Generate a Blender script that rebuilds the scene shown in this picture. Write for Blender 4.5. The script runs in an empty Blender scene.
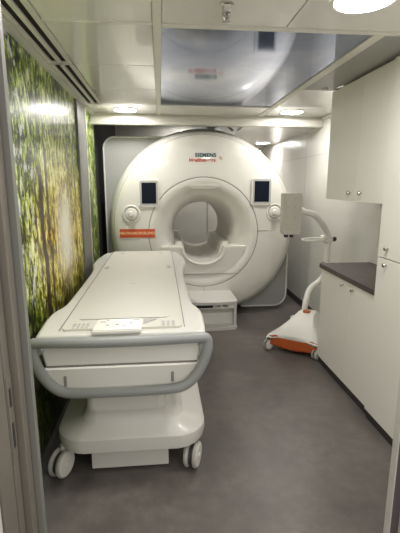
import bpy, bmesh, math, random
from mathutils import Vector, Matrix
random.seed(4)
S = bpy.context.scene
COL = S.collection
PI = math.pi

# ------------------------------------------------------------------ materials
class NT:
    def __init__(s, name):
        s.m = bpy.data.materials.new(name); s.m.use_nodes = True
        s.t = s.m.node_tree; s.b = s.t.nodes['Principled BSDF']
    def n(s, typ, **kw):
        nd = s.t.nodes.new(typ)
        for k, v in kw.items():
            setattr(nd, k, v)
        return nd
    def inp(s, nd, i, v):
        if isinstance(v, bpy.types.NodeSocket): s.t.links.new(v, nd.inputs[i])
        else: nd.inputs[i].default_value = v
    def math(s, op, a, b=0.0, c=None, clamp=False):
        nd = s.n('ShaderNodeMath', operation=op, use_clamp=clamp)
        s.inp(nd, 0, a); s.inp(nd, 1, b)
        if c is not None: s.inp(nd, 2, c)
        return nd.outputs[0]
    def mix(s, f, a, b):
        nd = s.n('ShaderNodeMix', data_type='RGBA')
        s.inp(nd, 0, f); s.inp(nd, 6, a); s.inp(nd, 7, b)
        return nd.outputs[2]
    def obj(s):
        return s.n('ShaderNodeTexCoord').outputs['Object']
    def map(s, vec, sc=(1, 1, 1), loc=(0, 0, 0)):
        nd = s.n('ShaderNodeMapping'); s.inp(nd, 0, vec)
        nd.inputs['Scale'].default_value = sc; nd.inputs['Location'].default_value = loc
        return nd.outputs[0]
    def noise(s, vec, scale, detail=4, rough=.55, dist=0):
        nd = s.n('ShaderNodeTexNoise'); s.inp(nd, 'Vector', vec)
        nd.inputs['Scale'].default_value = scale; nd.inputs['Detail'].default_value = detail
        nd.inputs['Roughness'].default_value = rough; nd.inputs['Distortion'].default_value = dist
        return nd.outputs[0]
    def ramp(s, f, stops):
        nd = s.n('ShaderNodeValToRGB'); s.inp(nd, 0, f)
        e = nd.color_ramp.elements
        while len(e) < len(stops): e.new(.5)
        for i, (p, c) in enumerate(stops):
            e[i].position = p; e[i].color = (*c, 1)
        return nd.outputs[0]
    def step(s, x, lo, hi):
        nd = s.n('ShaderNodeMapRange', interpolation_type='SMOOTHSTEP')
        s.inp(nd, 0, x); s.inp(nd, 1, lo); s.inp(nd, 2, hi); s.inp(nd, 3, 0.0); s.inp(nd, 4, 1.0)
        return nd.outputs[0]
    def bump(s, h, strength=.2, dist=.002):
        nd = s.n('ShaderNodeBump'); s.inp(nd, 'Height', h)
        nd.inputs['Strength'].default_value = strength; nd.inputs['Distance'].default_value = dist
        s.t.links.new(nd.outputs[0], s.b.inputs['Normal'])

def simple(name, col, rough=.5, metal=0, coat=0, coat_r=.05, var=.03, vs=6, spec=.5, bump=0):
    t = NT(name)
    c2 = tuple(max(0, x * (1 - var)) for x in col)
    c1 = tuple(min(1, x * (1 + var)) for x in col)
    nz = t.noise(t.obj(), vs, 3)
    t.inp(t.b, 'Base Color', t.mix(nz, (*c2, 1), (*c1, 1)))
    t.b.inputs['Roughness'].default_value = rough
    t.b.inputs['Metallic'].default_value = metal
    t.b.inputs['Coat Weight'].default_value = coat
    t.b.inputs['Coat Roughness'].default_value = coat_r
    t.b.inputs['Specular IOR Level'].default_value = spec
    if bump: t.bump(t.noise(t.obj(), 60, 4), bump)
    return t.m

M = {}
M['shell'] = simple('gantry_shell_cream', (.71, .69, .635), .28, coat=.5, coat_r=.06, var=.01)
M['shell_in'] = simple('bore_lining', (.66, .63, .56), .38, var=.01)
M['cover'] = simple('side_cover_grey', (.37, .37, .355), .4, var=.02)
M['white'] = simple('table_white', (.63, .615, .575), .32, coat=.3, var=.01)
M['cream'] = simple('tabletop_cream', (.59, .57, .51), .45, var=.015)
M['plastic'] = simple('white_plastic', (.74, .72, .67), .35, var=.01)
M['grey'] = simple('handle_grey', (.36, .37, .37), .45, var=.03)
M['handle'] = simple('loop_handle_grey', (.28, .285, .28), .4, var=.02)
M['midgrey'] = simple('mid_grey_trim', (.42, .42, .40), .5)
M['seam'] = simple('seam_dark', (.22, .21, .19), .7)
M['black'] = simple('black_plastic', (.02, .02, .022), .4)
M['tread'] = simple('light_tread', (.42, .41, .38), .6)
M['rubber'] = simple('rubber', (.035, .035, .035), .7)
M['screen'] = simple('screen_glass', (.006, .009, .018), .45, coat=0, spec=.12)
M['orange'] = simple('orange_shell', (.42, .085, .018), .4, var=.05)
M['label'] = simple('orange_label', (.60, .085, .015), .5)
M['label_text'] = simple('label_lettering', (.95, .62, .35), .5)
M['logo_dark'] = simple('logo_teal', (.02, .09, .10), .5)
M['logo_red'] = simple('logo_red', (.55, .07, .03), .5)
M['chrome'] = simple('brushed_chrome', (.55, .53, .5), .25, metal=1)
M['alu'] = simple('jamb_aluminium', (.23, .205, .175), .42, metal=.35, var=.1, vs=3)
M['alu_light'] = simple('edge_aluminium', (.62, .60, .56), .35, metal=.4)
M['jamb_dark'] = simple('dark_jamb', (.075, .06, .065), .5)
M['post'] = simple('grey_post', (.19, .185, .17), .5)
M['frame_w'] = simple('grid_white', (.70, .68, .62), .4, var=.01)
M['cab'] = simple('cabinet_laminate', (.76, .735, .675), .45, var=.01, vs=3)
M['plinth'] = simple('plinth_dark', (.035, .03, .028), .5)
M['bead'] = simple('keypad_beige', (.56, .53, .47), .5)
M['shade_dark'] = simple('painted_shade_dark', (.02, .02, .02), .9)  # near-black colour paints in the shade of the unlit gap round the scanner
M['slot'] = simple('vent_slot', (.01, .008, .007), .9)
M['backwall'] = simple('back_wall_paint', (.56, .54, .49), .5)

def m_tile(name, col, rough, perf=False):
    t = NT(name)
    nz = t.noise(t.obj(), 3, 2)
    c = t.mix(nz, (*[x * .97 for x in col], 1), (*col, 1))
    if perf:
        v = t.n('ShaderNodeTexVoronoi', feature='F1'); t.inp(v, 'Vector', t.obj())
        v.inputs['Scale'].default_value = 120; v.inputs['Randomness'].default_value = 0
        hole = t.math('LESS_THAN', v.outputs['Distance'], .3)
        c = t.mix(hole, c, (.08, .08, .08, 1))
    t.inp(t.b, 'Base Color', c)
    t.b.inputs['Roughness'].default_value = rough
    t.b.inputs['Coat Weight'].default_value = .6 if not perf else .1
    t.b.inputs['Coat Roughness'].default_value = .04
    return t.m
M['tile'] = m_tile('glossy_ceiling_tile', (.77, .75, .72), .25)
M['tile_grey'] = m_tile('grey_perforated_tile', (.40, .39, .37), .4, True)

def m_wall():
    t = NT('glossy_wall_panel')
    nz = t.noise(t.obj(), 1.5, 2)
    t.inp(t.b, 'Base Color', t.mix(nz, (.60, .59, .55, 1), (.66, .645, .60, 1)))
    t.b.inputs['Roughness'].default_value = .3
    t.b.inputs['Coat Weight'].default_value = .25; t.b.inputs['Coat Roughness'].default_value = .05
    return t.m
M['wall'] = m_wall()

def m_floor():
    t = NT('vinyl_floor')
    o = t.obj()
    a = t.noise(o, 2.2, 6, .6, .6)
    b = t.noise(o, 14, 5, .65)
    c = t.noise(t.map(o, (1, 1.6, 1)), 120, 2)
    f = t.math('ADD', t.math('MULTIPLY', a, .6), t.math('MULTIPLY', b, .4))
    col = t.ramp(f, [(.33, (.080, .071, .066)), (.5, (.122, .107, .097)), (.68, (.185, .165, .15))])
    col = t.mix(t.math('MULTIPLY', c, .25), col, (.08, .07, .065, 1))
    t.inp(t.b, 'Base Color', col)
    t.inp(t.b, 'Roughness', t.math('ADD', t.math('MULTIPLY', b, .25), .28))
    t.bump(c, .12, .001)
    return t.m
M['floor'] = m_floor()

def m_counter():
    t = NT('dark_wood_worktop')
    o = t.obj()
    g = t.noise(t.map(o, (22, 1.5, 22)), 3, 5, .6, .4)
    t.inp(t.b, 'Base Color', t.ramp(g, [(.3, (.035, .028, .027)), (.55, (.075, .06, .056)), (.8, (.12, .10, .092))]))
    t.b.inputs['Roughness'].default_value = .42
    return t.m
M['counter'] = m_counter()

def m_sky():
    t = NT('printed_sky_panel')
    o = t.obj()
    w = t.noise(t.map(o, (1.2, 1.0, 1)), 1.5, 7, .6, .8)
    col = t.ramp(w, [(.34, (.17, .21, .36)), (.48, (.26, .30, .46)), (.60, (.42, .45, .58)), (.74, (.70, .70, .74))])
    t.inp(t.b, 'Base Color', col)
    t.b.inputs['Metallic'].default_value = .65          # metallised stretch film with the sky print on it
    t.b.inputs['Roughness'].default_value = .07
    t.b.inputs['Coat Weight'].default_value = .2; t.b.inputs['Coat Roughness'].default_value = .01
    return t.m
M['sky'] = m_sky()

def m_mural():
    """printed photograph of a sunlit birch forest on a glossy wall panel (object coordinates: y along wall, z up)"""
    t = NT('forest_mural_print')
    o = t.obj()
    sp = t.n('ShaderNodeSeparateXYZ'); t.inp(sp, 0, o)
    Y, Z = sp.outputs[1], sp.outputs[2]
    flat = t.map(o, (0, 1, 1))
    leaf = t.noise(t.map(flat, (1, 2.2, 1.0)), 11, 5, .75, .6)
    leaf2 = t.noise(t.map(flat, (1, 1.3, .8), (0, 3, 5)), 2.6, 3, .6)
    f = t.math('ADD', t.math('MULTIPLY', t.math('SUBTRACT', leaf, .5), 2.6), t.math('MULTIPLY', leaf2, 1.0))
    green = t.ramp(f, [(.30, (.003, .008, .002)), (.43, (.05, .09, .006)), (.56, (.22, .33, .02)),
                       (.68, (.47, .55, .09)), (.88, (.90, .92, .72))])
    gold = t.ramp(f, [(.24, (.10, .055, .004)), (.43, (.40, .27, .015)), (.58, (.80, .62, .06)), (.78, (1.0, .92, .45))])
    # golden haze printed round the sun
    dy = t.math('DIVIDE', t.math('SUBTRACT', Y, 3.22), .85)
    dz = t.math('DIVIDE', t.math('SUBTRACT', Z, 1.22), .62)
    d = t.math('SQRT', t.math('ADD', t.math('MULTIPLY', dy, dy), t.math('MULTIPLY', dz, dz)))
    warm = t.math('SUBTRACT', 1.0, t.step(d, .35, 1.35))
    col = t.mix(t.math('MULTIPLY', warm, .95), green, gold)
    # forest floor: dark green undergrowth
    low = t.math('SUBTRACT', 1.0, t.step(t.math('ADD', Z, t.math('MULTIPLY', leaf2, .35)), .62, 1.12))
    under = t.ramp(f, [(.34, (.003, .006, .002)), (.54, (.022, .034, .004)), (.78, (.15, .19, .015))])
    col = t.mix(t.math('MULTIPLY', low, .93), col, under)
    # bright openings on the left
    bl = t.math('MULTIPLY', t.math('SUBTRACT', 1.0, t.step(Y, 2.35, 2.75)), t.step(t.noise(t.map(flat, (1, 1.5, 1)), 7, 5, .7), .53, .60))
    bl = t.math('MULTIPLY', bl, t.step(Z, .85, 1.0))
    col = t.mix(t.math('MULTIPLY', bl, .8), col, (.68, .68, .66, 1))
    # trunks
    wob = t.math('MULTIPLY', t.math('SUBTRACT', t.noise(t.map(flat, (0, .3, 1)), 2.2, 3), .5), .16)
    bark = t.ramp(t.noise(t.map(flat, (1, 9, 2)), 6, 4, .7), [(.3, (.022, .013, .009)), (.58, (.08, .052, .038)), (.8, (.30, .24, .19))])
    for c, w, zt, k in [(2.62, .05, 1.75, 1), (2.76, .03, 1.95, .9), (2.50, .014, 2.4, .6), (3.42, .022, 1.95, .55),
                        (3.62, .03, 2.2, .5), (2.24, .015, 2.3, .6), (3.02, .014, 1.0, .7), (3.22, .02, .95, .75), (4.45, .02, 2.3, .7)]:
        a = t.math('ABSOLUTE', t.math('SUBTRACT', t.math('ADD', Y, wob), c))
        m = t.math('SUBTRACT', 1.0, t.step(a, w * .6, w))
        m = t.math('MULTIPLY', m, t.math('SUBTRACT', 1.0, t.step(Z, zt - .12, zt)))
        col = t.mix(t.math('MULTIPLY', m, k), col, bark)
    # the sun itself, part of the print
    dy = t.math('DIVIDE', t.math('SUBTRACT', Y, 3.2), .17)
    dz = t.math('DIVIDE', t.math('SUBTRACT', Z, 1.22), .22)
    d = t.math('SQRT', t.math('ADD', t.math('MULTIPLY', dy, dy), t.math('MULTIPLY', dz, dz)))
    sun = t.math('SUBTRACT', 1.0, t.step(d, .0, 2.3))
    col = t.mix(t.math('MULTIPLY', sun, 1.0), col, (1, .97, .86, 1))
    t.inp(t.b, 'Base Color', col)
    t.b.inputs['Roughness'].default_value = .3
    t.b.inputs['Specular IOR Level'].default_value = .15
    t.b.inputs['Coat Weight'].default_value = .22; t.b.inputs['Coat Roughness'].default_value = .10
    return t.m
M['mural'] = m_mural()

def m_emit(name, col, s):
    t = NT(name)
    t.b.inputs['Base Color'].default_value = (.9, .9, .9, 1)
    t.b.inputs['Emission Color'].default_value = (*col, 1)
    t.b.inputs['Emission Strength'].default_value = s
    return t.m
M['lamp'] = m_emit('lamp_diffuser', (1, .98, .94), 28)

# ------------------------------------------------------------------ mesh helpers
WL = {}
def finish(bm, ang=33):
    bmesh.ops.recalc_face_normals(bm, faces=bm.faces)
    for f in bm.faces: f.smooth = True
    for e in bm.edges:
        if len(e.link_faces) == 2:
            try:
                if e.calc_face_angle() > math.radians(ang): e.smooth = False
            except Exception: pass
def obj(name, bm, mat, parent=None, label=None, origin=None, keep=False):
    finish(bm)
    if parent is not None: sh = WL[parent.name]
    elif keep: sh = Vector((0, 0, 0))
    else:
        if origin is None:
            xs = [v.co.x for v in bm.verts]; ys = [v.co.y for v in bm.verts]; zs = [v.co.z for v in bm.verts]
            origin = ((min(xs)+max(xs))/2, (min(ys)+max(ys))/2, min(zs))
        sh = Vector(origin)
    bmesh.ops.translate(bm, verts=bm.verts, vec=-sh)
    me = bpy.data.meshes.new(name); bm.to_mesh(me); bm.free()
    me.materials.append(M[mat] if isinstance(mat, str) else mat)
    o = bpy.data.objects.new(name, me); COL.objects.link(o)
    if parent is not None: o.parent = parent
    else: o.location = sh
    WL[o.name] = sh
    if len(me.polygons) < 4000:
        wn = o.modifiers.new('weighted', 'WEIGHTED_NORMAL'); wn.keep_sharp = True; wn.weight = 80
    if label: o['label'] = label
    return o
def tag(o, label, cat, group=None):
    o['label'] = label; o['category'] = cat
    if group: o['group'] = group
    return o
def thing(name, label, cat, loc, group=None):
    o = bpy.data.objects.new(name, None); COL.objects.link(o)
    o.location = loc; o.empty_display_size = .1
    WL[o.name] = Vector(loc)
    return tag(o, label, cat, group)
def struct(name, bm, mat, keep=True):
    o = obj(name, bm, mat, keep=keep); o['kind'] = 'structure'; return o

def B(): return bmesh.new()
def box(bm, x0, x1, y0, y1, z0, z1, bev=0, seg=2):
    vs = [bm.verts.new(p) for p in [(x0,y0,z0),(x1,y0,z0),(x1,y1,z0),(x0,y1,z0),(x0,y0,z1),(x1,y0,z1),(x1,y1,z1),(x0,y1,z1)]]
    fs = [bm.faces.new([vs[i] for i in q]) for q in [(0,3,2,1),(4,5,6,7),(0,1,5,4),(1,2,6,5),(2,3,7,6),(3,0,4,7)]]
    if bev:
        es = list({e for f in fs for e in f.edges})
        bmesh.ops.bevel(bm, geom=es, offset=bev, segments=seg, profile=.5, affect='EDGES')
    return bm
def loft(bm, rings, cap0=True, cap1=True, closed_ring=True, loop=False):
    R = [[bm.verts.new(p) for p in r] for r in rings]
    n = len(R[0]); k = n if closed_ring else n-1
    pairs = list(zip(R, R[1:])) + ([(R[-1], R[0])] if loop else [])
    for a, b in pairs:
        for i in range(k):
            j = (i+1) % n
            bm.faces.new((a[i], a[j], b[j], b[i]))
    if cap0 and not loop: bm.faces.new(R[0][::-1])
    if cap1 and not loop: bm.faces.new(R[-1])
    return bm
def circ(c, r, axis='y', n=64, rz=None):
    out = []
    for i in range(n):
        a = 2*PI*i/n; u, v = r*math.cos(a), (rz or r)*math.sin(a)
        if axis == 'y': out.append((c[0]+u, c[1], c[2]+v))
        elif axis == 'z': out.append((c[0]+u, c[1]+v, c[2]))
        else: out.append((c[0], c[1]+u, c[2]+v))
    return out
def lathe(bm, c, prof, axis='y', n=40, cap0=True, cap1=True):
    """prof: (radius, offset along axis)"""
    rings = []
    for r, d in prof:
        cc = list(c); cc['xyz'.index(axis)] += d
        rings.append(circ(cc, max(r, 1e-4), axis, n))
    return loft(bm, rings, cap0, cap1)
def smooth_path(pts, it=2, closed=False):
    P = [Vector(p) for p in pts]
    for _ in range(it):
        Q = []
        m = len(P)
        rng = range(m) if closed else range(m-1)
        if not closed: Q.append(P[0])
        for i in rng:
            a, b = P[i], P[(i+1) % m]
            Q += [a.lerp(b, .25), a.lerp(b, .75)]
        if not closed: Q.append(P[-1])
        P = Q
    return P
def sweep(bm, pts, ra, rb=None, n=12, closed=False, up=(0, 0, 1)):
    P = [Vector(p) for p in pts]; rb = rb or ra; up = Vector(up)
    rings = []
    m = len(P)
    for i, p in enumerate(P):
        if closed: t = (P[(i+1) % m]-P[i-1])
        else: t = (P[min(i+1, m-1)]-P[max(i-1, 0)])
        t.normalize()
        s = t.cross(up)
        if s.length < 1e-3: s = t.cross(Vector((0, 1, 0)))
        s.normalize(); u = s.cross(t).normalized()
        rings.append([p + s*ra*math.cos(2*PI*k/n) + u*rb*math.sin(2*PI*k/n) for k in range(n)])
    return loft(bm, rings, loop=closed)
def prism(bm, poly, y0, y1, plane='xz', bev=0, seg=2):
    """polygon in a plane extruded along the third axis"""
    def P(a, b, c):
        return {'xz': (a, c, b), 'xy': (a, b, c), 'yz': (c, a, b)}[plane]
    A = [bm.verts.new(P(a, b, y0)) for a, b in poly]; Bv = [bm.verts.new(P(a, b, y1)) for a, b in poly]
    n = len(poly); fs = []
    fs.append(bm.faces.new(A)); fs.append(bm.faces.new(Bv[::-1]))
    for i in range(n):
        j = (i+1) % n; fs.append(bm.faces.new((A[j], A[i], Bv[i], Bv[j])))
    if bev:
        es = list(fs[0].edges)+list(fs[1].edges)
        bmesh.ops.bevel(bm, geom=es, offset=bev, segments=seg, profile=.5, affect='EDGES')
    return bm
def rrect(x0, x1, z0, z1, r, n=8):
    out = []
    rs = r if isinstance(r, (list, tuple)) else [r]*4   # order: br, tr, tl, bl
    cs = [(x1-rs[0], z0+rs[0], -PI/2, rs[0]), (x1-rs[1], z1-rs[1], 0, rs[1]), (x0+rs[2], z1-rs[2], PI/2, rs[2]), (x0+rs[3], z0+rs[3], PI, rs[3])]
    for cx, cz, a0, q in cs:
        for i in range(n+1):
            a = a0+PI/2*i/n; out.append((cx+q*math.cos(a), cz+q*math.sin(a)))
    return out
def text_bm(s, size, loc, depth=.002, bold=0, spacing=1.0, sx=1.0):
    """lettering standing in the xz plane, facing -y, centred on loc"""
    cu = bpy.data.curves.new('t', 'FONT'); cu.body = s; cu.size = size; cu.extrude = depth/2
    cu.offset = bold; cu.space_character = spacing; cu.align_x = 'CENTER'; cu.align_y = 'CENTER'
    o = bpy.data.objects.new('t', cu); COL.objects.link(o)
    dg = bpy.context.evaluated_depsgraph_get(); dg.update()
    me = bpy.data.meshes.new_from_object(o.evaluated_get(dg))
    bm = B(); bm.from_mesh(me)
    bpy.data.objects.remove(o); bpy.data.meshes.remove(me)
    bm.transform(Matrix.Translation(loc) @ Matrix.Rotation(PI/2, 4, 'X') @ Matrix.Diagonal((sx, 1, 1, 1)))
    return bm

# ------------------------------------------------------------------ dimensions
XL, XR, ZC = -.73, 1.85, 2.34
YD = 1.3          # inner face of the doorway wall
YB = 7.3          # back wall
YBM = 4.66        # beam

# ------------------------------------------------------------------ setting
bm = B(); box(bm, XL-.3, XR+.3, -1.6, YB+.1, -.06, 0); struct('floor', bm, 'floor')
bm = B(); box(bm, XL-.12, XL-.012, YD, 4.86, 0, ZC+.06); struct('wall_left', bm, 'wall')
bm = B(); box(bm, XL-.12, XL-.012, 4.86, YB, 0, 2.66); struct('wall_left_rear', bm, 'shade_dark')  # wall coloured dark to stand in for the shade beside the scanner
bm = B(); box(bm, XR, XR+.1, YD, YB, 0, 2.66); struct('wall_right', bm, 'wall')
bm = B(); box(bm, XL-.12, XR+.1, YB, YB+.1, 0, 2.66); struct('wall_back', bm, 'backwall')
# doorway wall: solid on both sides of the opening and above it
bm = B(); box(bm, XL-.12, -.52, 1.08, YD, 0, ZC+.06); struct('wall_front', bm, 'backwall')
bm = B(); box(bm, .99, XR+.1, 1.08, YD, 0, ZC+.06); struct('wall_front', bm, 'backwall')
bm = B(); box(bm, -.52, .99, 1.08, YD, 2.30, ZC+.06); struct('wall_front', bm, 'backwall')
# ceilings
bm = B(); box(bm, XL-.12, XR+.1, YD, YBM, ZC+.012, ZC+.06); struct('ceiling', bm, 'tile')
bm = B(); box(bm, .98, XR, YBM+.1, YB, 2.235, 2.26); box(bm, .96, .98, YBM+.1, YB, 2.235, 2.6); struct('ceiling_rear', bm, 'tile')
bm = B(); box(bm, XL-.12, .96, YBM+.1, YB, 2.6, 2.64); struct('ceiling_cavity', bm, 'shade_dark')  # painted near-black for the unlit gap above the scanner
# beam with its stepped upper edge
bm = B(); box(bm, XL-.012, XR, YBM, YBM+.1, 2.235, 2.315, .006); box(bm, XL-.012, XR, YBM+.012, YBM+.1, 2.31, 2.66)
struct('trim_1', bm, 'frame_w')

# ceiling tiles: pressed metal panels with fine shadow gaps
def tile(x0, x1, y0, y1, mat='tile'):
    bm = B(); box(bm, x0, x1, y0, y1, ZC, ZC+.012, .003); return struct('ceiling_tile', bm, mat)
ys = [2.10, 2.81, 3.47, 4.13, YBM-.004]
G = .003
for a, b in zip(ys, ys[1:]): tile(-.525+G, -.02-G, a+G, b-G)
tile(.62+G, 1.40-G, YD, 2.10-G); tile(-.525+G, -.02-G, YD, 2.10-G); tile(.02+G, .62-G, YD, 2.10-G)
tile(1.40+G, XR-.002, YD, 2.10-G)
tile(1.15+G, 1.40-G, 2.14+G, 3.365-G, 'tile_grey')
tile(1.15+G, XR-.002, 3.37+G, 4.13-G); tile(1.15+G, XR-.002, 4.13+G, YBM-.004)
tile(.02+G, 1.15-G, 4.16+G, YBM-.004)
# grid runners (white)
bm = B()
box(bm, -.02, .02, YD, YBM-.002, ZC-.006, ZC+.012, .002)
struct('trim_2', bm, 'frame_w')
bm = B(); box(bm, 1.09, 1.15, 2.14, YBM-.002, ZC-.006, ZC+.012, .002); struct('trim_3', bm, 'frame_w')
bm = B(); box(bm, .021, XR-.002, 2.10, 2.14, ZC-.006, ZC+.012, .002); struct('trim_4', bm, 'frame_w')
bm = B(); box(bm, .021, 1.089, 4.12, 4.155, ZC-.006, ZC+.012, .002); struct('trim_5', bm, 'frame_w')
bm = B(); box(bm, -.525, -.021, 2.09, 2.115, ZC-.004, ZC+.012, .002); struct('trim_6', bm, 'frame_w')
# cove strip between mural and slot diffuser
bm = B(); box(bm, XL-.01, XL+.048, YD, YBM-.002, ZC-.009, ZC+.012, .003); struct('trim_7', bm, 'frame_w')
bm = B(); box(bm, 1.83, XR-.001, 3.43, YBM-.002, ZC-.03, ZC-.001, .003); struct('trim_8', bm, 'frame_w')
# grey posts on the left wall
bm = B(); box(bm, XL-.011, XL+.02, 3.84, 4.20, 0, ZC-.010, .004); struct('trim_9', bm, 'post')
bm = B(); box(bm, XL-.011, XL+.028, 4.20, 4.218, 0, ZC-.010, .004); struct('trim_10', bm, 'alu_light')
# right baseboard
bm = B(); box(bm, XR-.014, XR, 3.43, YB, 0, .085, .004); struct('baseboard_right', bm, 'plinth')
# fine joints of the right wall cladding
bm = B()
for y in (5.15, 6.1): box(bm, XR-.002, XR+.001, y, y+.006, .085, 2.23)
box(bm, XR-.002, XR+.001, 3.43, YB, 1.93, 1.936)
struct('trim_11', bm, 'midgrey')

# doorway jambs (left: stepped aluminium profile with lock keeps; right: dark leaf edge)
bm = B()
box(bm, -.474, -.432, 1.27, YD, 0, 2.30, .002)
struct('trim_12', bm, 'post')
bm = B(); box(bm, -.52, -.474, 1.285, YD+.004, 0, 2.30); box(bm, -.50, -.450, 1.215, 1.262, 0, 2.30, .003)
box(bm, -.51, -.470, 1.16, 1.207, 0, 2.30, .003); box(bm, -.52, -.478, 1.152, 1.27, 0, 2.30)
struct('door_1', bm, 'alu')
bm = B(); box(bm, -.53, -.468, 1.06, 1.15, 0, 2.30, .003); struct('trim_13', bm, 'alu')
bm = B(); box(bm, -.60, -.474, .94, 1.055, 0, 2.30, .004); struct('trim_14', bm, 'wall')
k = tag(obj('lock_keep', box(B(), -.4700, -.4680, 1.164, 1.203, .74, 1.03, .0008), 'alu'), 'narrow metal lock keep plate with two dark slots on the left door jamb', 'lock plate')
obj('slot', box(B(), -.4682, -.4672, 1.176, 1.190, .93, .99), 'black', k)
obj('slot', box(B(), -.4682, -.4672, 1.176, 1.190, .79, .875), 'black', k)
bm = B(); box(bm, .862, .868, 1.265, YD, 0, 2.30, .001); struct('trim_15', bm, 'alu_light')
bm = B(); box(bm, .868, .99, 1.262, YD-.001, 0, 2.30, .002); struct('door_2', bm, 'jamb_dark')
bm = B(); box(bm, .895, .935, 1.235, 1.261, 0, 2.30, .003); struct('trim_16', bm, 'alu_light')

# ------------------------------------------------------------------ mural, vents, lights, sprinkler
o = obj('mural_panel', box(B(), XL-.012, XL, 1.305, 3.838, 0.002, ZC-.010), 'mural', keep=True)
tag(o, 'large glossy forest print covering the left wall, in front of the grey post', 'wall mural')
o = obj('mural_panel', box(B(), XL-.012, XL, 4.222, 4.855, 0.002, ZC-.010), 'mural', keep=True)
tag(o, 'narrow strip of printed green forest panel between the grey post and the scanner', 'wall mural')

for (a, b, lab) in ((1.32, 2.79, 'long twin-slot linear air diffuser in the ceiling, the nearer of the two end to end'),
                    (2.81, 4.10, 'twin-slot linear air diffuser in the ceiling, the farther one ending near the beam')):
    r = thing('air_diffuser', lab, 'air vent', (-.60, (a+b)/2, ZC-.005), 'slot diffusers along the left ceiling edge')
    bm = B()
    for x0, x1 in ((-.678, -.652), (-.617, -.592), (-.557, -.528)): box(bm, x0, x1, a, b, ZC-.006, ZC+.010, .002)
    box(bm, -.652, -.557, a, a+.012, ZC-.006, ZC+.010, .001); box(bm, -.652, -.557, b-.012, b, ZC-.006, ZC+.010, .001)
    obj('frame', bm, 'frame_w', r)
    for x0, x1 in ((-.652, -.617), (-.592, -.557)):
        obj('slot', box(B(), x0, x1, a+.012, b-.012, ZC+.006, ZC+.0115), 'slot', r)

def downlight(x, y, z, lab, rad=.11):
    r = thing('ceiling_downlight', lab, 'ceiling light', (x, y, z), 'round recessed downlights')
    bm = B(); lathe(bm, (x, y, z), [(rad+.018, -.001), (rad+.016, -.006), (rad+.001, -.008), (rad, -.0005)], 'z', 40, False, False)
    obj('bezel', bm, 'frame_w', r)
    bm = B(); lathe(bm, (x, y, z), [(rad, -.0012), (rad, -.0035), (rad*.7, -.007), (rad*.3, -.009)], 'z', 40)
    obj('diffuser', bm, 'lamp', r)
downlight(.845, 1.765, ZC, 'large bright round ceiling light cut by the top edge, nearest on the right', .118)
downlight(-.25, 1.72, ZC, 'round ceiling light just above the top edge on the left, over the near table end')
downlight(-.335, 4.40, ZC, 'round ceiling light left of the sky panel, in front of the beam')
downlight(1.385, 4.36, ZC, 'round ceiling light right of the sky panel, in front of the beam')
downlight(1.62, 6.5, 2.235, 'round ceiling light behind the beam, over the right flank of the scanner', .10)
downlight(.4, 6.9, 2.6, 'added unseen ceiling light behind the scanner, backlighting the bore', .10)  # extra lamp out of view, kept to light the bore from behind

sp = (.293, 1.86)
r = thing('sprinkler_head', 'chrome sprinkler head hanging from the ceiling tile at the top edge', 'sprinkler', (sp[0], sp[1], ZC-.075))
obj('base', lathe(B(), (sp[0], sp[1], ZC), [(.030, -.001), (.030, -.006), (.020, -.010), (.018, -.028), (.021, -.030), (.021, -.038), (.010, -.040)], 'z', 24), 'chrome', r)
bm = B()
for s in (-1, 1):
    sweep(bm, smooth_path([(sp[0]+s*.008, sp[1], ZC-.038), (sp[0]+s*.017, sp[1], ZC-.050), (sp[0]+s*.004, sp[1], ZC-.066)], 2), .0055, n=8)
obj('yoke', bm, 'chrome', r)
obj('glass_bulb', lathe(B(), (sp[0], sp[1], ZC), [(.002, -.039), (.0045, -.045), (.0045, -.056), (.002, -.062)], 'z', 12), 'seam', r)
obj('deflector', lathe(B(), (sp[0], sp[1], ZC), [(.004, -.064), (.017, -.067), (.017, -.070), (.004, -.072)], 'z', 20), 'chrome', r)

o = obj('sky_panel', box(B(), .024, 1.086, 2.145, 4.117, ZC+.001, ZC+.0105, .001), 'sky', keep=True)
tag(o, 'glossy ceiling panel printed with blue sky and clouds, mirroring the scanner', 'ceiling panel')

# small spot in the bulkhead over the cabinets
o = obj('smoke_detector', lathe(B(), (1.31, 3.30, ZC), [(.022, -.001), (.022, -.008), (.014, -.018)], 'z', 24), 'frame_w')
tag(o, 'tiny round white sensor on the grey ceiling tile by the wall cabinet corner', 'sensor')

# ------------------------------------------------------------------ cabinets
XF = 1.40
def knob(x, y, z, parent):
    bm = B(); lathe(bm, (x, y, z), [(.006, 0), (.006, -.010), (.011, -.013), (.0135, -.020), (.011, -.025), (.004, -.026)], 'x', 20)
    h = obj('handle', bm, 'chrome', parent, 'small round chrome knob')
    obj('keyhole', box(B(), x-.0275, x-.026, y-.0015, y+.0015, z-.006, z+.006), 'black', h)
def cabinet(name, lab, y0, y1, z0, z1, doors, xf=XF, grp=None):
    r = thing(name, lab, 'cabinet', ((xf+XR)/2, (y0+y1)/2, z0), grp)
    obj('body', box(B(), xf+.019, XR-.001, y0, y1, z0, z1, .002), 'cab', r)
    for (a, b, c, d, ky, kz) in doors:
        dd = obj('door', box(B(), xf, xf+.018, a+.001, b-.001, c+.0015, d-.0015, .001), 'cab', r)
        knob(xf, ky, kz, dd)
    return r
cabinet('wall_cabinet', 'beige two-door wall cabinet hanging above the dark worktop', 2.46, 3.365, 1.475, ZC-.012,
        [(2.46, 2.84, 1.475, ZC-.015, 2.755, 1.537), (2.84, 3.365, 1.475, ZC-.015, 2.925, 1.537)])
r = cabinet('base_cabinet', 'beige two-door base cabinet under the dark worktop', 2.46, 3.355, .07, .878,
        [(2.46, 2.84, .07, .876, 2.755, .835), (2.84, 3.355, .07, .876, 2.925, .835)])
obj('plinth', box(B(), XF+.016, XR-.02, 2.46, 3.35, .0005, .0698), 'plinth', r)
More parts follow.
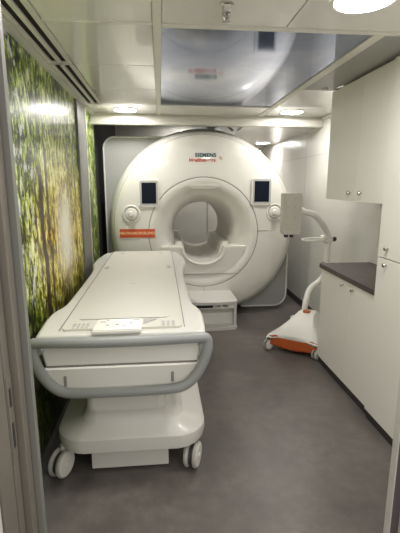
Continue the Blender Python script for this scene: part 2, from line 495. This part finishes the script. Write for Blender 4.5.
r = cabinet('tall_cabinet', 'tall beige floor-to-ceiling cabinet nearest the doorway on the right', 1.62, 2.445, .07, ZC-.012,
        [(2.0, 2.445, .07, 1.143, 2.335, 1.105), (2.0, 2.445, 1.147, ZC-.015, 2.335, 1.21),
         (1.62, 2.0, .07, 1.143, 1.68, 1.105), (1.62, 2.0, 1.147, ZC-.015, 1.68, 1.21)], xf=1.385)
obj('plinth', box(B(), XF+.002, XR-.02, 1.62, 2.44, .0005, .0698), 'plinth', r)
o = obj('worktop', box(B(), XF-.015, XR-.001, 2.448, 3.385, .879, .918, .003), 'counter')
tag(o, 'dark brown wood-grain worktop on the base cabinet', 'worktop')

# ------------------------------------------------------------------ MRI scanner
GX = .505
sc = thing('mri_scanner', 'large cream MRI scanner with a round bore filling the end of the room', 'MRI scanner', (GX, 5.4, 0))
N = 128
# outer housing: lofted from the bore ring out to the big circular rim
prof = [(4.752, 1.030, .652, 2), (4.750, 1.032, .665, 2), (4.752, 1.06, .78, 2.05), (4.758, 1.085, .90, 2.12), (4.770, 1.10, .985, 2.2), (4.792, 1.108, 1.035, 2.22),
        (4.825, 1.112, 1.070, 2.25), (4.87, 1.116, 1.095, 2.25), (4.93, 1.118, 1.112, 2.25), (5.01, 1.119, 1.121, 2.25), (5.2, 1.120, 1.122, 2.25), (5.9, 1.120, 1.10, 2.25), (6.2, 1.12, 1.03, 2.2), (6.32, 1.11, .94, 2.1), (6.36, 1.08, .7, 2), (6.36, 1.03, .40, 2)]
def sring(y, z, r, p):
    out = []
    for i in range(N):
        a = 2*PI*i/N; c, q = math.cos(a), math.sin(a)
        k = 1.0 if q >= 0 else (abs(c)**p+abs(q)**p)**(-1/p)
        out.append((GX+r*k*c, y, z+min(1, .985 if q < 0 and p > 2 else 1)*r*k*q))
    return out
bm = B(); loft(bm, [sring(*q) for q in prof], False, False)
obj('housing', bm, 'shell', sc)
bm = B(); loft(bm, [circ((GX, y, 1.03), r, 'y', N) for y, r in [(4.752, .652), (4.760, .652), (4.760, .644), (4.752, .644)]], False, False)
obj('ring_seam', bm, 'seam', sc)
# second styling seam near the outer rim
def zr(y):
    for (a, b) in zip(prof, prof[1:]):
        if a[0] <= y <= b[0] and b[0] > a[0]:
            t = (y-a[0])/(b[0]-a[0]); return [a[k]+(b[k]-a[k])*t for k in range(1, 4)]
z1, r1, p1 = zr(4.800); z2, r2, p2 = zr(4.803)
bm = B(); loft(bm, [sring(4.7992, z1, r1+.001, p1), sring(4.8022, z2, r2+.0012, p2)], False, False)
obj('rim_seam', bm, 'seam', sc)
# bore ring: funnel + lining
fl = [(4.752, .644), (4.750, .63), (4.752, .59), (4.765, .54), (4.79, .495), (4.83, .450), (4.89, .410), (4.97, .378), (5.07, .358), (5.2, .35)]
bm = B(); loft(bm, [circ((GX, y, 1.03), r, 'y', N) for y, r in fl], False, False)
obj('bore_funnel', bm, 'shell', sc)
bm = B(); loft(bm, [circ((GX+.02*(y-5.2), y, 1.03), r, 'y', N) for y, r in [(5.2, .35), (5.22, .348), (6.25, .348), (6.33, .37), (6.37, .40)]], False, False)
obj('bore_lining', bm, 'shell_in', sc)
# hood over the bore mouth
poly = [(GX-.175, 1.60), (GX+.175, 1.60), (GX+.13, 1.555), (GX-.13, 1.555)]
bm = B()
loft(bm, [[(GX-.21, 4.80, 1.585), (GX+.21, 4.80, 1.585), (GX+.21, 4.80, 1.53), (GX-.21, 4.80, 1.53)],
          [(GX-.19, 4.742, 1.583), (GX+.19, 4.742, 1.583), (GX+.12, 4.752, 1.545), (GX-.12, 4.752, 1.545)]])
obj('hood', bm, 'shell', sc)
# table bridge: lower infill of the funnel with a rounded trough and two ledges
def bridge(y0, y1, R, zl, tw, td, bev):
    poly = []
    xl = math.sqrt(R*R-(1.03-zl)**2)
    a0 = math.atan2(zl-1.03, -xl); a1 = math.atan2(zl-1.03, xl)
    if a0 > 0: a0 -= 2*PI
    n = 40
    for i in range(n+1):
        a = a0+(a1-a0)*i/n; poly.append((GX+R*math.cos(a), 1.03+R*math.sin(a)))
    poly.append((GX+tw+.03, zl)); poly.append((GX+tw+.008, zl-.012))
    for i in range(25):
        a = -PI*i/24; poly.append((GX+tw*math.cos(a), zl-.03+td*math.sin(a)))
    poly.append((GX-tw-.008, zl-.012)); poly.append((GX-tw-.03, zl))
    bm = B(); prism(bm, poly, y0, y1, 'xz', bev, 3); return bm
obj('table_bridge', bridge(4.758, 4.99, .535, .875, .245, .185, .012), 'shell', sc)
# chrome-white lip round the trough
bm = B()
sweep(bm, [(GX+.252*math.cos(-PI*i/24), 4.757, .845+.192*math.sin(-PI*i/24)) for i in range(25)], .016, n=10, up=(0, 1, 0))
obj('trough_lip', bm, 'plastic', sc)
# rails inside the bore
for s in (-1, 1):
    bm = B()
    loft(bm, [[(GX+s*x, y, z) for x, z in pts] for y, pts in
         [(4.93, [(.20, .72), (.235, .86), (.25, .90), (.33, .905), (.335, .84), (.30, .76)]),
          (6.3, [(.20, .75), (.225, .86), (.24, .89), (.30, .895), (.325, .90), (.29, .82)])]])
    obj('table_rail', bm, 'plastic', sc)
# horizontal and vertical joints below the bore
bm = B()
box(bm, GX-.42, GX+.42, 4.7470, 4.758, .533, .537)
obj('lower_seam', bm, 'seam', sc)
bm = B(); box(bm, GX-.002, GX+.002, 4.7475, 4.78, .30, .376); obj('centre_seam', bm, 'seam', sc)
bm = B(); sweep(bm, [(GX+.652, 4.748, 1.052), (GX+.70, 4.7485, 1.052), (GX+.78, 4.755, 1.053), (GX+.88, 4.760, 1.054), (GX+.95, 4.778, 1.055), (GX+1.03, 4.792, 1.055)], .0035, n=6)
obj('side_seam', bm, 'seam', sc)
def on_face(x, z):   # y of the housing front at (x, z)
    best = 4.75
    for (a, b) in zip(prof, prof[1:]):
        for k in range(11):
            t = k/10; y = a[0]+(b[0]-a[0])*t; zz = a[1]+(b[1]-a[1])*t; rr = a[2]+(b[2]-a[2])*t
            d = math.hypot(x-GX, z-zz)
            if d >= rr: best = y
        if a[0] > 5: break
    return best
# screens
for x0, x1, z0, z1 in ((-.245, -.012, 1.345, 1.650), (1.065, 1.308, 1.36, 1.668)):
    yf = 4.755
    bm = B(); prism(bm, rrect(x0, x1, z0, z1, .025), yf-.022, yf+.05, 'xz', .006); f = obj('display', bm, 'plastic', sc)
    bm = B(); prism(bm, rrect(x0+.034, x1-.034, z0+.034, z1-.034, .008), yf-.0235, yf-.0215, 'xz'); obj('screen', bm, 'screen', f)
    bm = B(); prism(bm, rrect(x0+.012, x1-.012, z0+.012, z1-.012, .018), yf-.0228, yf-.0215, 'xz'); obj('bezel', bm, 'midgrey', f)
# control dials
for x, z in ((-.335, 1.262), (1.352, 1.272)):
    yf = on_face(x, z)+.004
    d = obj('control_dial', lathe(B(), (x, yf, z), [(.102, .05), (.102, -.012), (.094, -.020), (.086, -.014), (.070, -.010), (.062, -.016), (.058, -.024), (.050, -.026)], 'y', 48), 'plastic', sc)
    obj('dial_ring', lathe(B(), (x, yf, z), [(.084, -.0125), (.084, -.0155), (.072, -.0135), (.072, -.011)], 'y', 48, False, False), 'midgrey', d)
    obj('knob', lathe(B(), (x, yf, z), [(.034, -.024), (.034, -.052), (.028, -.062), (.012, -.065)], 'y', 32), 'plastic', d)
# orange label with lettering and the mark above the bore
bm = B(); x0, x1 = -.478, -.068; n = 14
rings = []
for i in range(n+1):
    x = x0+(x1-x0)*i/n
    ya, yb = on_face(x, .988), on_face(x, 1.088)
    y = min(ya, yb)
    rings.append([(x, y-.004, .986), (x, y-.004, 1.086), (x, y+.004, 1.086), (x, y+.004, .986)])
loft(bm, rings)
lb = obj('orange_label', bm, 'label', sc)
def bend(bm, off):
    for v in bm.verts:
        dy = v.co.y-4.0
        v.co.y = min(on_face(v.co.x, .988), on_face(v.co.x, 1.088))-off+dy
    return bm
obj('label_lettering', bend(text_bm('HEALTHCARE EXCELLENCE', .042, (-.273, 4.0, 1.037), .0015, .0012, 1.0, .80), .0052), 'label_text', lb)
bm = B()
random.seed(2); x = -.46
while x < -.25:
    w = random.choice((.006, .009, .012)); box(bm, x, x+w, 3.999, 4.001, .957, .969); x += w+.005
for v in bm.verts: v.co.y = on_face(v.co.x, .963)-.0015+(v.co.y-4.0)
obj('small_print', bm, 'midgrey', sc, 'row of tiny grey print under the orange label')
def bend2(bm):
    for v in bm.verts:
        v.co.y = on_face(v.co.x, v.co.z)-.0015+(v.co.y-4.0)
    return bm
obj('maker_mark', bend2(text_bm('SIEMENS', .058, (.525, 4.0, 1.922), .0015, .002, 1.08, 1.05)), 'logo_dark', sc, 'dark teal lettering')
obj('maker_mark', bend2(text_bm('Healthineers', .058, (.487, 4.0, 1.868), .0015, .0015, 1.02, 1.0)), 'logo_red', sc, 'orange-red lettering')
bm = B()
for i in range(3):
    for j in range(3):
        if (i, j) in ((0, 0), (2, 2)): continue
        lathe(bm, (.685+.014*i, 4.0, 1.878+.014*j), [(.0045, -.001), (.0045, .001)], 'y', 10)
obj('maker_mark', bend2(bm), 'logo_red', sc, 'small cluster of orange-red dots')
# side covers
cp = [(x, z) for x, z in rrect(-.662, .20, .10, 2.15, [.01, .02, .14, .06], 10) if not (x > 0 and z < 1)]+[(-.05, .10), (-.05, 1.75), (.20, 1.95)]
bm = B(); prism(bm, cp, 5.06, 5.16, 'xz', .012, 3)
c = obj('side_cover', bm, 'cover', sc, 'grey flat cover left of the round housing')
path = [(x, 5.058, z) for x, z in rrect(-.658, .19, .104, 2.146, [.02, .02, .135, .06], 10)]
sweep_pts = path[11:]                      # top edge, left corner and left side
bm = B(); sweep(bm, sweep_pts[:33], .010, n=8, up=(0, 1, 0)); obj('edge_strip', bm, 'plastic', c)
bm = B(); prism(bm, rrect(1.02, 1.620, .03, 1.0, [.16, .3, .02, .02], 10), 5.02, 5.12, 'xz', .012, 3)
c = obj('side_cover', bm, 'cover', sc, 'grey low cover right of the round housing')
path = rrect(1.02, 1.616, .034, .996, [.155, .3, .02, .02], 10)
bm = B(); sweep(bm, [(1.02, 5.018, .034)]+[(x, 5.018, z) for x, z in path[:22]], .010, n=8, up=(0, 1, 0)); obj('edge_strip', bm, 'plastic', c)
# feet under the housing
bm = B(); box(bm, -.1, 1.1, 5.15, 6.2, 0.001, .25); obj('pedestal', bm, 'cover', sc)
# docking unit in front
dk = obj('docking_unit', loft(B(), [[(x, y, z) for x, y in [(.17, 4.78), (.17, 4.30), (.20, 4.265), (.45, 4.235), (.60, 4.235), (.80, 4.262), (.835, 4.30), (.835, 4.78)]] for z in (.296, .318, .326)]), 'white', sc)
obj('side_panel', box(B(), .797, .828, 4.285, 4.76, .001, .296, .006), 'white', dk)
obj('side_panel', box(B(), .178, .21, 4.285, 4.76, .001, .296, .006), 'white', dk)
obj('back_panel', box(B(), .21, .797, 4.38, 4.70, .03, .296), 'plastic', dk)
obj('foot_plate', loft(B(), [[(x, y, z) for x, y in [(.17, 4.74), (.17, 4.29), (.20, 4.255), (.45, 4.225), (.60, 4.225), (.80, 4.25), (.835, 4.29), (.835, 4.74)]] for z in (.001, .03, .036)]), 'white', dk)
obj('socket_rail', box(B(), .21, .797, 4.29, 4.40, .235, .292, .004), 'plastic', dk)
obj('socket', box(B(), .37, .56, 4.284, 4.291, .250, .285, .001), 'black', dk)
obj('socket', box(B(), .60, .64, 4.284, 4.291, .258, .282, .001), 'chrome', dk)
obj('socket', box(B(), .67, .73, 4.284, 4.291, .258, .282, .001), 'chrome', dk)
# bracket work above the housing
r = thing('ceiling_bracket', 'dark metal bracket in the gap above the scanner, right of its top', 'bracket', (.62, 5.2, 2.36))
bm = B(); sweep(bm, [(.50, 5.3, 2.50), (.72, 5.28, 2.42), (.93, 5.3, 2.26)], .014, n=8); sweep(bm, [(.62, 5.3, 2.28), (.90, 5.3, 2.36)], .011, n=8)
obj('arm', bm, 'midgrey', r); obj('plate', box(B(), .60, .70, 5.30, 5.33, 2.27, 2.59, .003), 'midgrey', r)

# stand behind the bore
r = thing('infusion_stand', 'thin dark pole with a curled hook seen through the bore of the scanner', 'stand', (.80, 6.95, 0))
obj('pole', lathe(B(), (.80, 6.95, 0), [(.013, .03), (.013, 1.40)], 'z', 16), 'grey', r)
bm = B(); sweep(bm, [(.80-.055-.055*math.cos(a*PI/8), 6.95, 1.375+.030*math.sin(a*PI/8)) for a in range(9)][::-1]+[(.685, 6.95, 1.35)], .007, n=8)
sweep(bm, [(.80, 6.95, 1.375), (.72, 6.95, 1.37)], .007, n=8)
obj('hook', bm, 'grey', r)
obj('clamp', box(B(), .775, .825, 6.925, 6.975, 1.28, 1.35, .005), 'seam', r)
obj('base', lathe(B(), (.80, 6.95, 0), [(.20, .001), (.20, .018), (.03, .035)], 'z', 32), 'grey', r)

# ------------------------------------------------------------------ patient table (undocked trolley)
TX = -.205
tb = thing('patient_table', 'long cream wheeled patient table with grey end handle, parked beside the forest wall', 'patient table', (TX, 3.1, 0))
HW = [(1.935, .385), (1.945, .412), (1.97, .425), (2.08, .432), (2.18, .438), (2.28, .436), (2.34, .425), (2.40, .405), (2.47, .394), (2.6, .390),
      (3.0, .387), (3.4, .388), (3.58, .400), (3.70, .424), (3.80, .437), (4.0, .438), (4.10, .432), (4.18, .418), (4.30, .408), (4.38, .39), (4.42, .34)]
def outline(kx, z, yshift=0, kin=0):
    L = [(TX+kx*(w-kin), y+(yshift if y < 2.5 else (-yshift if y > 4 else 0)), z) for y, w in HW]
    R_ = [(TX-kx*(w-kin), y+(yshift if y < 2.5 else (-yshift if y > 4 else 0)), z) for y, w in reversed(HW)]
    return L+R_
bm = B()
loft(bm, [outline(.66, .555, .06), outline(.72, .565, .05), outline(.90, .66, .045), outline(.965, .745, .042), outline(.99, .80, .038), outline(1.0, .825, .012), outline(1.0, .840), outline(1.0, .858, 0, .003), outline(1.0, .868, .006, .012), outline(1.0, .872, .012, .026)])
obj('side_shell', bm, 'white', tb)
# tabletop tray
bm = B(); prism(bm, rrect(TX-.305, TX+.305, 1.985, 4.395, .03), .868, .884, 'xy', .005, 3)
top = obj('tabletop', bm, 'cream', tb)
bm = B(); prism(bm, rrect(TX-.242, TX+.242, 2.125, 4.07, .02), .883, .889, 'xy', .004, 3); obj('lying_surface', bm, 'cream', top)
for s in (-1, 1):
    obj('edge_groove', box(B(), TX+s*.318-.0025, TX+s*.318+.0025, 2.0, 4.37, .8715, .8735), 'seam', top)
    obj('latch', box(B(), TX+s*.268-.018, TX+s*.268+.018, 3.48, 3.56, .884, .890, .003), 'midgrey', top)
    obj('latch', box(B(), TX+s*.20-.016, TX+s*.20+.016, 4.24, 4.262, .884, .887, .002), 'midgrey', top)
for dx in (-.03, 0, .03):
    obj('rivet', lathe(B(), (TX+dx-.005, 4.25, .884), [(.005, 0), (.005, .002)], 'z', 12), 'midgrey', top)
obj('centre_mark', box(B(), TX-.02, TX+.02, 2.90, 2.907, .889, .8895), 'midgrey', top)
# button fields at the near end
bm = B()
for i in range(4):
    for j in range(3): box(bm, TX-.255+.022*i, TX-.241+.022*i, 1.995+.028*j, 2.010+.028*j, .884, .8865, .001)
obj('keypad', bm, 'midgrey', top)
bm = B()
for i in range(3):
    for j in range(3): box(bm, TX+.20+.026*i, TX+.216+.026*i, 1.995+.028*j, 2.010+.028*j, .884, .8865, .001)
obj('keypad', bm, 'midgrey', top)
# white control tab lying over the near edge
bm = B()
loft(bm, [[(-.352, 1.928, .868), (-.108, 1.931, .868), (-.106, 2.085, .884), (-.340, 2.085, .884)],
          [(-.350, 1.930, .893), (-.110, 1.933, .893), (-.108, 2.082, .901), (-.338, 2.082, .901)]])
bmesh.ops.bevel(bm, geom=list(bm.edges), offset=.006, segments=2, affect='EDGES')
ct = obj('control_panel', bm, M['plastic'], tb, 'white control panel with small grey button marks')
for x, y, w, h in ((-.32, 2.035, .03, .006), (-.29, 1.99, .020, .010), (-.24, 1.995, .018, .012), (-.205, 1.985, .018, .007), (-.17, 2.01, .014, .010), (-.155, 2.052, .035, .005), (-.29, 2.055, .012, .004)):
    obj('button_mark', box(B(), x, x+w, y, y+h, .893+.008*(y-1.93)/.15, .8945+.009*(y+h-1.93)/.15), 'midgrey', ct)
bm = B(); prism(bm, [(-.100, 2.03), (-.03, 2.10), (-.100, 2.10)], .884, .890, 'xy', .001); obj('wedge', bm, 'midgrey', top)
# near end: fascia panels
def end_sec(y, pts): return [(TX+x, y, z) for x, z in pts]
up = [(-.405, .822), (.405, .822), (.402, .77), (.388, .705), (-.388, .705), (-.402, .77)]
bm = B(); loft(bm, [end_sec(1.99, up), end_sec(1.952, [(x*.985, z+(.0 if z > .8 else .004)) for x, z in up]), end_sec(1.944, [(x*.96, .705+(z-.705)*.93+.005) for x, z in up])])
obj('end_fascia', bm, 'white', tb, 'upper end fascia')
lo = [(-.386, .698), (.386, .698), (.362, .655), (.31, .60), (.26, .578), (-.26, .578), (-.31, .60), (-.362, .655)]
bm = B(); loft(bm, [end_sec(1.99, lo), end_sec(1.938, lo), end_sec(1.930, [(x*.975, .63+(z-.63)*.95) for x, z in lo])])
lp = obj('end_fascia', bm, 'white', tb, 'lower end fascia with two dark slots')
for x in (-.285, .25):
    obj('latch_slot', box(B(), TX+x-.007, TX+x+.007, 1.925, 1.933, .605, .66, .002), 'seam', lp)
obj('fascia_joint', box(B(), TX-.38, TX+.38, 1.948, 1.98, .6975, .7055), 'seam', tb)
# grey loop handle
loop = [(-.40, .853), (.40, .853), (.428, .84), (.430, .77), (.388, .66), (.32, .585), (.24, .568), (-.24, .568), (-.32, .585), (-.388, .66), (-.430, .77), (-.428, .84)]
pts = []
for x, z in loop:
    pts.append((TX+x, 1.898 if z > .82 and abs(x) < .41 else 1.915, z))
pts.insert(1, (TX-.2, 1.872, .855)); pts.insert(2, (TX, 1.868, .855)); pts.insert(3, (TX+.2, 1.872, .855))
bm = B(); sweep(bm, smooth_path(pts, 3, True), .027, .022, n=14, closed=True, up=(0, 1, 0))
obj('loop_handle', bm, 'handle', tb, 'grey frame handle round the near end')
bm = B()
bm.free()
for s in (-1, 1):
    obj('handle_bracket', sweep(B(), [(TX+s*.405, 1.91, .80), (TX+s*.39, 2.02, .80)], .02, n=10), 'handle', tb)
# column
bm = B(); loft(bm, [[(TX+x*k, y, z) for x, y in rrect(-.215, .215, 2.02, 3.0, .05)] for z, k in ((.405, .985), (.42, 1), (.50, 1.0), (.56, 1.0))])
obj('lift_column', bm, 'white', tb)
# base with swept skirt
def brect(hw, y0, y1, r, z, bow=0):
    out = []
    for x, y in rrect(-hw, hw, y0, y1, r, 8):
        if y < (y0+y1)/2: y -= bow*(1-(x/hw)**2)
        out.append((TX+.022+x, y, z))
    return out
bm = B()
loft(bm, [brect(.395, 2.03, 3.22, .14, .155, .03), brect(.410, 2.015, 3.24, .15, .168, .03), brect(.418, 2.01, 3.25, .15, .21, .03), brect(.416, 2.012, 3.25, .15, .245, .03), brect(.402, 2.025, 3.24, .14, .262, .03),
          brect(.355, 2.045, 3.2, .12, .280, .02), brect(.29, 2.06, 3.15, .10, .31, .012), brect(.262, 2.07, 3.1, .08, .355, .004), brect(.246, 2.06, 3.05, .07, .40, 0), brect(.238, 2.06, 3.04, .06, .44, 0), brect(.234, 2.07, 3.04, .06, .54, 0)])
obj('base', bm, 'white', tb)
obj('floor_box', box(B(), -.415, .02, 2.075, 2.9, .012, .16, .006), 'white', tb)
def caster(root, x, y, ang, r=.066, w=.026, gap=.022, top=.17, name='caster', mat='plastic'):
    """twin wheel caster: fork, axle, two wheels with dark tyres"""
    ca, sa = math.cos(ang), math.sin(ang)
    def T(bm):
        bm.transform(Matrix.Translation((x, y, 0)) @ Matrix.Rotation(ang, 4, 'Z')); return bm
    bm = B(); lathe(bm, (0, 0, 0), [(.018, r*1.1), (.018, top)], 'z', 16); sweep(bm, [(0, 0, r*1.35), (0, -.012, r*1.2), (0, -.03, r)], .014, .02, n=10)
    f = obj(name, T(bm), mat, root)
    bm = B(); lathe(bm, (0, -.03, r), [(r*.82, -gap/2-.001), (r*.82, gap/2+.001)], 'x', 32); obj('wheel_core', T(bm), 'rubber', f)
    for s in (-1, 1):
        a, b = s*gap/2, s*(gap/2+w)
        bm = B(); lathe(bm, (0, -.03, r), [(r-.009, a), (r-.003, a+s*.003), (r, a+s*.010), (r, b-s*.008), (r-.004, b-s*.002), (r-.010, b-s*.0)], 'x', 36, True, True)
        wh = obj('wheel', T(bm), 'tread', f)
        bm = B(); lathe(bm, (0, -.03, r), [(r-.008, b-s*.001), (r-.010, b+s*.002), (r-.022, b+s*.004), (.015, b+s*.001), (.012, b+s*.006), (.004, b+s*.007)], 'x', 36)
        obj('wheel_disc', T(bm), mat, wh)
    return f
caster(tb, -.565, 2.09, math.radians(-24), .076)
caster(tb, .168, 2.10, math.radians(-20), .074)
caster(tb, -.49, 3.10, math.radians(10), .066)
caster(tb, .12, 3.10, math.radians(10), .066)

# ------------------------------------------------------------------ mobile injector stand
inj = thing('injector_stand', 'white and orange wheeled injector stand beside the end of the base cabinet', 'medical stand', (1.36, 3.9, 0))
m0 = Vector((1.25, 3.555, 0)); U = Vector((.81, -.587, 0)); F = Vector((-.587, -.81, 0))
def L(u, f, z): return tuple(m0+U*u+F*f+Vector((0, 0, z)))
secs = [(.055, .245, .125, .155, .10), (.04, .268, .105, .185, .13), (-.03, .270, .10, .215, .135), (-.12, .245, .10, .245, .125), (-.22, .205, .10, .275, .105), (-.30, .175, .10, .30, .085), (-.40, .15, .10, .312, .075), (-.50, .13, .10, .305, .065), (-.57, .125, .10, .23, .06), (-.64, .11, .10, .16, .05)]
rings = []
for f, w, zb, zt, tw in secs:
    ring = []
    m = 9
    arch = .06 if f > -.1 else .02
    for i in range(m):   # bottom, arched
        t = -1+2*i/(m-1); ring.append(L(w*t, f, zb+arch*(1-t*t)))
    ring.append(L(w*1.0, f, zb+(zt-zb)*.35))
    for i in range(m):
        t = 1-2*i/(m-1); e = abs(t)
        wid = tw+(w*.93-tw)*max(0, (e-.45)/.55); ring.append(L(math.copysign(min(wid, tw*e/.45 if e < .45 else wid), t) if e > 0 else 0, f, zt-(zt-zb)*(.55 if f > -.5 else .2)*max(0, (e-.45)/.55)**1.1))
    ring.append(L(-w*1.0, f, zb+(zt-zb)*.35))
    rings.append(ring)
bm = B(); loft(bm, rings)
hub = obj('base_shell', bm, 'plastic', inj)
bm = B()
rings = []
for f, w, zt, zb in ((.06, .17, .125, .055), (.042, .235, .150, .040), (-.08, .22, .13, .04), (-.3, .12, .11, .04), (-.5, .08, .10, .045)):
    ring = [L(w*(-1+2*i/8), f, zb+.03*((-1+2*i/8)**2)) for i in range(9)]+[L(w*(1-2*i/8), f, zt-.0+(.0 if i in (0, 8) else .02)) for i in range(9)]
    rings.append(ring)
loft(bm, rings); obj('underbody', bm, 'orange', inj, 'orange lower shell')
bm = B(); prism(bm, rrect(-.035, .035, -.42, -.35, .01), .0, .012, 'xy', .003)
for v in bm.verts: v.co = Vector(L(v.co.x, v.co.y, .309+v.co.z-.10*(v.co.y+.42)*-1*.0))
obj('mast_cap', bm, 'orange', hub)
for u, f, zt in ((-.235, .0, .12), (.235, .0, .12)):
    p = Vector(L(u, f, 0)); caster(inj, p.x, p.y, math.radians(-58), .055, .016, .014, zt)
for s in (-1, 1):
    bm = B(); sweep(bm, [L(s*.06, -.45, .17), L(s*.16, -.58, .15), L(s*.22, -.66, .13)], .035, .03, n=12)
    obj('rear_leg', bm, 'plastic', inj); p = Vector(L(s*.21, -.64, 0)); caster(inj, p.x, p.y, math.radians(15), .05, .016, .014, .12)
# mast
MB_ = L(-.04, -.44, .29)
mast = smooth_path([MB_, (MB_[0]+.008, MB_[1], .40), (1.55, 4.02, .52), (1.655, 4.0, .60), (1.70, 3.99, .68), (1.70, 3.98, .86), (1.70, 3.96, 1.06), (1.665, 3.94, 1.14), (1.56, 3.92, 1.27), (1.50, 3.90, 1.315), (1.40, 3.90, 1.33)], 2)
bm = B(); sweep(bm, mast, .030, n=16, up=(0, 1, 0)); obj('mast', bm, 'plastic', inj)
# head
r = obj('injector_head', prism(B(), rrect(1.185, 1.365, 1.115, 1.515, [.015, .02, .01, .02]), 3.84, 3.95, 'xz', .008, 3), 'bead', inj, 'beige boxed injector head')
for z in (1.46, 1.38, 1.29, 1.21):
    for x in (1.222, 1.292): obj('screw', lathe(B(), (x, 3.836, z), [(.007, .001), (.007, -.004)], 'y', 12), 'midgrey', r)
obj('face_plate', box(B(), 1.205, 1.31, 3.835, 3.842, 1.17, 1.49, .003), 'bead', r)
obj('arm_socket', lathe(B(), (1.365, 3.90, 1.335), [(.04, -.004), (.04, .03), (.032, .045)], 'x', 24), 'plastic', inj)
for x in (1.225, 1.28):
    obj('clamp_foot', lathe(B(), (x, 3.87, 1.085), [(.016, 0), (.020, .006), (.020, .03), (.016, .033)], 'z', 16), 'black', inj)
# tray loop and knob
bm = B(); sweep(bm, [(1.525+.115*math.cos(2*PI*i/32), 3.93+.085*math.sin(2*PI*i/32), 1.052+.006*math.cos(2*PI*i/32)) for i in range(32)], .008, .010, n=10, closed=True)
obj('hand_loop', bm, 'plastic', inj)
obj('clamp_block', box(B(), 1.63, 1.735, 3.92, 4.02, 1.02, 1.085, .012, 3), 'plastic', inj)
obj('clamp_knob', lathe(B(), (1.733, 3.96, 1.05), [(.010, 0), (.010, .02), (.022, .022), (.026, .032), (.020, .044)], 'x', 20), 'black', inj)
obj('cable_clip', lathe(B(), (1.668, 3.96, .80), [(.012, -.03), (.016, -.01), (.016, .0)], 'x', 14), 'seam', inj)

# ------------------------------------------------------------------ light, world, camera
w = bpy.data.worlds.new('world'); S.world = w; w.use_nodes = True
bg = w.node_tree.nodes['Background']; bg.inputs[0].default_value = (1.0, .97, .90, 1); bg.inputs[1].default_value = .32
cam = bpy.data.cameras.new('camera'); co = bpy.data.objects.new('camera', cam); COL.objects.link(co)
f = 405.0
pt = math.atan(82.5/f); yw = math.atan(40*math.cos(pt)/f)
cam.sensor_fit = 'VERTICAL'; cam.sensor_height = 24; cam.lens = 24*f/533; cam.clip_start = .02
co.location = (0, 0, 1.6)
co.rotation_euler = (PI/2-pt, 0, -yw)
S.camera = co
S.view_settings.view_transform = 'Standard'; S.view_settings.look = 'None'
S.view_settings.exposure = 2.05; S.view_settings.gamma = 1; S.view_settings.use_curve_mapping = False
